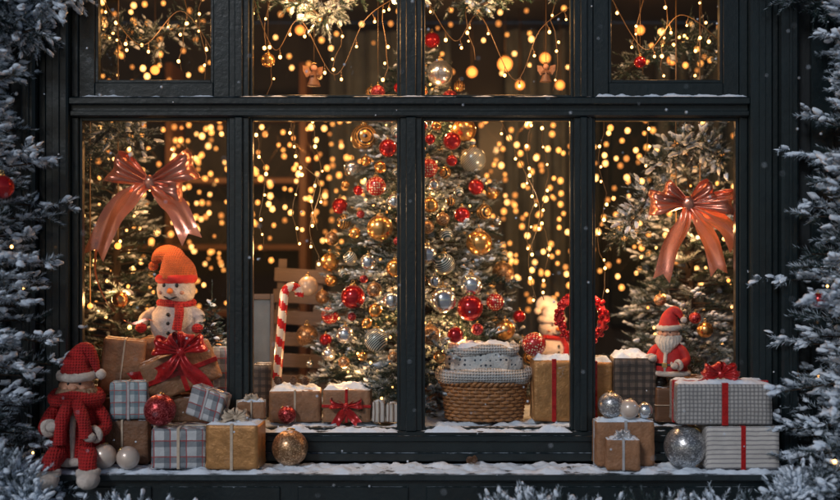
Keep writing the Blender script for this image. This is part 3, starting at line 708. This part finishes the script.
def angel(px,py,y,s):
    mb=MB(); mb.T=Matrix.Scale(s,4)
    mb.lathe((0,0,0),[(.28,0),(.27,.04),(.15,.35),(.08,.58)],'brown',20,1,.7,.1,5); mb.sph((0,0,.7),.13,'skin',2)
    for sx in(-1,1):
        mb.add([(sx*.06,.05,.5),(sx*.2,.1,.75),(sx*.42,.12,.8),(sx*.4,.12,.55),(sx*.26,.1,.32)],[(0,1,2,3,4)],'kraft',False)
        mb.tube(crv([(sx*.1,-.02,.5),(sx*.18,-.1,.4),(sx*.06,-.18,.42)],4),[.05,.048,.046,.044,.042,.04,.038,.036,.034],'brown',8)
    mb.tube([(math.cos(t)*.1,math.sin(t)*.1,.88) for t in np.linspace(0,6.283,16,False)],.015,'cap',6,True)
    mb.tube([(0,0,.84),(0,0,.84+.5/s)],.0015/s,'wire',4)
    mb.obj('angel_ornament',(WX(px,y),y,WZ(py,y)),(0,0,random.uniform(-.5,.5)))
angel(314,86,.45,.14); angel(546,82,.45,.12)
bauble(378,92,7,.3,'gl_r',hang=.5); bauble(268,60,7,.3,'goldb',hang=.5); bauble(640,62,6,.3,'red',hang=.4)
# ------------------------------------------------ trees
fir('christmas_tree',(TX,TY,TB),TH,TR,TP,440,.53,66,.032,.125,'needled',.5,nl=190,sp=.033,br=.006,bk=['bulbn','bulb3','bulb'],lsize=.85,w=.0034,irr=.25)
fir('fir_tree',(WX(116,.75),.75,.6),2.0,.42,.6,120,.42,50,.034,.15,'needled',.3,nl=70,br=.009,bk=['bulb','bulb3','bulbn'])
fir('fir_tree',(WX(690,.75),.75,.6),1.95,.44,.5,140,.52,54,.034,.15,'needled',.5,nl=55,br=.009,bk=['bulb','bulb3','bulbn'])
fir('small_fir_tree',(WX(212,.3),.3,top(348,.2)),.26,.08,.9,40,.2,30,.016,.04,'needled',.1,sp=.02)
fir('snowy_fir_tree',(WX(-38,-.2),-.26,0),3.5,.42,.13,350,.78,54,.036,.15,'needle',1.2,sp=.040,nl=10,lsize=1.2,azr=(0,-.3),w=.0040,irr=.8)
fir('snowy_fir_tree',(WX(880,-.2),-.30,0),2.75,.48,.20,360,.84,54,.036,.16,'needle',1.4,sp=.038,nl=26,lsize=1.35,azr=(math.pi,-.3),w=.0040,irr=.8)
garland('fir_garland',[(WX(-5,-.25),-.25,WZ(0,-.25)),(WX(35,-.2),-.2,WZ(2,-.2)),(WX(78,-.15),-.15,WZ(-14,-.15))],.1,9,.8,lump=1.2,lsize=1.2)
garland('fir_garland',[(WX(-8,-.25),-.25,WZ(20,-.25)),(WX(20,-.25),-.25,WZ(32,-.25)),(WX(42,-.2),-.2,WZ(26,-.2))],.07,6,.8,lump=1.2,lsize=1.2,bias=(0,0,-.3))
garland('fir_garland',[(WX(245,.25),.25,WZ(-5,.25)),(WX(300,.25),.25,WZ(2,.25)),(WX(325,.25),.25,WZ(16,.25)),(WX(350,.25),.25,WZ(-6,.25)),(WX(440,.25),.25,WZ(-8,.25)),(WX(475,.25),.25,WZ(6,.25)),(WX(510,.25),.25,WZ(-8,.25)),(WX(590,.25),.25,WZ(-10,.25))],.06,4,.34,'needled',.3,nl=8,twl=.09)
garland('fir_garland',[(WX(785,-.2),-.2,WZ(-8,-.2)),(WX(820,-.2),-.2,WZ(0,-.2)),(WX(850,-.2),-.2,WZ(2,-.2))],.06,6,.8,lump=1,lsize=1.2)
garland('fir_hedge',[(WX(-10,-.45),-.45,WZ(475,-.45)),(WX(18,-.45),-.45,WZ(490,-.45)),(WX(36,-.45),-.45,WZ(516,-.45))],.1,9,.65,lump=1,lsize=1.1,bias=(0,0,.8))
garland('fir_hedge',[(WX(785,-.45),-.45,WZ(508,-.45)),(WX(808,-.45),-.45,WZ(496,-.45)),(WX(850,-.45),-.45,WZ(470,-.45))],.1,10,.65,lump=1,lsize=1.1,bias=(0,0,.8))
garland('fir_hedge',[(WX(490,-.5),-.5,WZ(514,-.5)),(WX(540,-.5),-.5,WZ(510,-.5)),(WX(600,-.5),-.5,WZ(518,-.5)),(WX(690,-.5),-.5,WZ(511,-.5)),(WX(770,-.5),-.5,WZ(516,-.5))],.05,4,.6,lump=.9,lsize=.9,bias=(0,0,.9),twl=.1)
garland('fir_hedge',[(WX(60,-.5),-.5,WZ(522,-.5)),(WX(130,-.5),-.5,WZ(511,-.5)),(WX(200,-.5),-.5,WZ(524,-.5))],.04,4,.6,lump=.9,lsize=.9,bias=(0,0,.9),twl=.09)
garland('frosted_branch',[(WX(655,.35),.35,WZ(168,.35)),(WX(690,.35),.35,WZ(144,.35)),(WX(725,.35),.35,WZ(160,.35))],.06,6,.6,'needled',1.2,lsize=1.1,twl=.09)
garland('frosted_branch',[(WX(618,.4),.4,WZ(238,.4)),(WX(638,.4),.4,WZ(215,.4)),(WX(650,.4),.4,WZ(190,.4))],.06,5,.6,'needled',.8,lsize=1.1,twl=.12)
garland('frosted_branch',[(WX(84,.3),.3,WZ(160,.3)),(WX(110,.3),.3,WZ(130,.3)),(WX(140,.3),.3,WZ(136,.3))],.06,5,.5,'needled',.6,twl=.12)
garland('frosted_branch',[(WX(100,.6),.6,WZ(30,.6)),(WX(140,.6),.6,WZ(40,.6)),(WX(200,.6),.6,WZ(20,.6))],.08,6,.35,'needled',.3,nl=5,twl=.14)
garland('frosted_branch',[(WX(625,.6),.6,WZ(70,.6)),(WX(680,.6),.6,WZ(40,.6)),(WX(725,.6),.6,WZ(60,.6))],.08,6,.3,'needled',.2,nl=8,twl=.14)
# ------------------------------------------------ string lights
def strands(name,lst,r,key,sp,amp=.02,wr=.0018):
    par=empty(name); wm=MB(); pts=[]
    for px,y,pa,pb in lst:
        x=WX(px,y); z0=WZ(pa,y); z1=WZ(pb,y); n=max(3,int((z0-z1)/.06)); P=[]
        ph=random.uniform(0,6)
        for i in range(n+1):
            z=z0+(z1-z0)*i/n; P.append((x+amp*math.sin(i*.9+ph)+random.gauss(0,amp*.3),y+random.gauss(0,amp),z))
        wm.tube(P,wr,'wire',4)
        L=z0-z1; k=int(L/sp)
        for j in range(k):
            q=(j+random.uniform(.05,.95))/k*n; i=int(q); a=Vector(P[i]).lerp(Vector(P[min(i+1,n)]),q-i); pts.append((a.x+random.gauss(0,.008),a.y-.004,a.z-.01))
    wm.obj('wires',parent=par); bulbs(par,pts,r,key); return par
def swag(lst,r,key):
    par=empty('string_lights'); wm=MB(); pts=[]
    for P0 in lst:
        P=crv([(WX(a,.28),.28+random.uniform(-.02,.02),WZ(b,.28)) for a,b in P0],10); wm.tube(P,.0022,'wire',5)
        for i in range(2,len(P),5):
            e=P[i]+Vector((random.gauss(0,.006),0,-.035)); wm.tube([P[i],e],.0018,'wire',4); wm.lathe((e.x,e.y,e.z-.004),[(.004,0),(.005,.008),(.004,.016)],'wire',8); pts.append((e.x,e.y,e.z-.012))
    wm.obj('wires',parent=par); bulbs(par,pts,r,key)
far=[]
def rr(a,b): return random.uniform(a,b)
for px in (176,183,190,197,204,211,218,226): far.append((px,rr(1.5,2.9),110,rr(270,320)))
for px in (92,100,114,128,140,152,166,185,200): far.append((px,rr(1.8,2.6),-20,rr(60,330)))
for px in range(240,345,8): far.append((px+rr(-3,3),rr(1.4,2.9),118+rr(-15,25),rr(220,290)))
for px in range(255,570,28): far.append((px+rr(-8,8),rr(1.8,2.8),-20,rr(40,110)))
for px in range(345,500,20): far.append((px+rr(-5,5),rr(1.6,2.6),110,rr(200,260)))
for px in range(490,575,8): far.append((px+rr(-3,3),rr(1.4,2.9),rr(105,170),rr(280,380)))
for px in range(590,650,8): far.append((px+rr(-3,3),rr(1.4,2.9),rr(90,150),rr(220,300)))
for px in range(650,745,22): far.append((px+rr(-3,3),rr(1.6,2.6),20,rr(130,350)))
strands('curtain_lights',far,.0145,['bulb','bulb','bulb2','bulb3'],.115,.055,.0008)
near=[(268,.35,-15,95),(296,.4,110,250),(336,.35,-15,80),(385,.3,-15,90),(530,.35,110,250),(555,.4,-15,90),(470,.3,-15,60),(184,.35,-15,70),(203,.4,-15,80),(664,.35,-15,80),(700,.4,-15,60),(602,.35,110,300),(646,.35,110,170),(262,.3,118,250),(316,.3,118,230),(120,.4,-15,60),(640,.35,-15,75),(545,.4,118,300)]
strands('string_lights',near,.0075,'bulbn',.10,.018,.0022)
swag([[(252,-5),(275,50),(300,20),(335,75),(365,20),(398,-5)],[(425,-5),(455,40),(480,15),(515,80),(540,30),(572,5)],[(100,-5),(140,45),(180,10),(212,50)],[(610,-5),(645,50),(680,15),(720,40)],[(500,118),(522,165),(540,210),(528,260),(536,300)],[(290,118),(300,160),(320,185),(310,230),(322,262)]],.008,'bulbn')
def lamp(px,py,y,r):
    x,z=WX(px,y),WZ(py,y); mb=MB(); mb.sph((0,0,0),r,'bulbo',3); mb.lathe((0,0,r*.9),[(r*.35,0),(r*.35,r*.4),(r*.1,r*.5)],'cap',12); mb.tube([(0,0,r*1.4),(0,0,3.3-z)],.004,'wire',5)
    mb.obj('pendant_lamp',(x,y,z))
for a in((155,70,1.2,.026),(505,64,2.4,.05),(472,72,2.6,.035),(545,58,2.5,.035),(300,30,2.6,.03),(520,85,2.7,.03),(560,85,2.6,.03),(640,30,2.6,.03),(672,60,2.3,.03),(700,215,.45,.02),(118,246,.5,.018),(90,306,.4,.014),(676,236,.45,.014)): lamp(*a)
mb=MB()
for x in(-2.9,-1.9,-.9): mb.box(x,x+.05,2.7,3.15,.1,2.9,'brown')
for z in(.5,1.0,1.5,2.0,2.5): mb.box(-2.84,-.9,2.71,3.15,z,z+.04,'brown')
mb.obj('shelving_unit')
mb=MB()
for i in range(5): mb.box(.45+i*.52,.9+i*.52,3.12,3.19,.9,2.6,'frame',.01)
mb.obj('wall_panel')
def reflection_sheet(px0,px1,y,k,z0=.3,z1=3.2):  # made-up pleated sheet; its grey colour imitates street reflections in the glass
    mb=MB(); x0,x1=WX(px0,y),WX(px1,y); G=[]
    for i in range(80):
        t=i/79; G.append([(x0+(x1-x0)*t,y+.04*math.sin(t*30)+.01*math.sin(t*71),z) for z in(z0,z1)])
    mb.grid(G,k); mb.obj('reflection_sheet')
reflection_sheet(505,580,3.0,'grey'); reflection_sheet(655,735,3.0,'grey'); reflection_sheet(330,450,3.05,'grey')
mb=MB(); V,F=ico(1)
for i in range(620):
    y=-random.uniform(.12,1.9); x=rr(-3,3); z=rr(.1,3.4); r=rr(.0025,.0065)*(1 if y>-.9 else .7)
    mb.add([(x+v[0]*r,y+v[1]*r,z+v[2]*r) for v in V],F,'snow')
mb.obj('falling_snow')
# ------------------------------------------------ lights
def pl(px,py,y,W,col=(1,.48,.17),r=.02):
    l=bpy.data.lights.new('fairy_and_fill_lamp','POINT'); l.energy=W; l.color=col; l.shadow_soft_size=r
    o=link(bpy.data.objects.new('fairy_and_fill_lamp',l)); o.location=(WX(px,y),y,WZ(py,y))
for a in((300,16,.1,11),(385,20,.12,11),(515,16,.12,12),(150,22,.2,6),(665,22,.2,7),
         (418,200,.55,9),(400,300,.4,8),(450,335,.35,7),(430,120,.55,8),
         (150,215,.35,6),(692,232,.34,9),(110,300,.4,5),(600,250,.5,5),(300,250,.7,4.5),
         (300,150,1.9,11),(520,120,2.0,14),(170,150,2.0,10),(240,350,.5,4),(345,370,.3,3),(560,300,.9,6)):
    pl(*a)
for a in((318,200,.16,4),(528,190,.16,4),(600,290,.14,3),(245,300,.12,3)): pl(*a,col=(1,.68,.42),r=.008)  # extra fill lamps added just inside the glass to brighten tree and wreath
w=bpy.data.worlds.new('World'); sc.world=w; w.use_nodes=True; nt=w.node_tree
sky=N(nt,'ShaderNodeTexSky'); sky.sky_type='NISHITA'; sky.sun_disc=False
el,az=math.radians(32),math.radians(207)
sky.sun_elevation=el; sky.sun_rotation=az
bg=nt.nodes['Background']; bg.inputs[1].default_value=.038; nt.links.new(sky.outputs[0],bg.inputs[0])
s=bpy.data.lights.new('sun','SUN'); s.energy=1.1; s.angle=math.radians(10); s.color=(.93,.95,1)
so=link(bpy.data.objects.new('sun',s)); d=Vector((math.sin(az)*math.cos(el),math.cos(az)*math.cos(el),math.sin(el)))
so.rotation_euler=d.to_track_quat('Z','Y').to_euler()
cam=bpy.data.cameras.new('camera'); co=link(bpy.data.objects.new('camera',cam)); co.location=(0,-D,CZ); co.rotation_euler=(math.pi/2,0,0)
cam.sensor_width=36; cam.lens=36*D/4.2; cam.clip_end=300; cam.dof.use_dof=True; cam.dof.focus_distance=D+.05; cam.dof.aperture_fstop=.7
sc.camera=co
sc.view_settings.view_transform='Standard'; sc.view_settings.look='None'; sc.view_settings.exposure=0
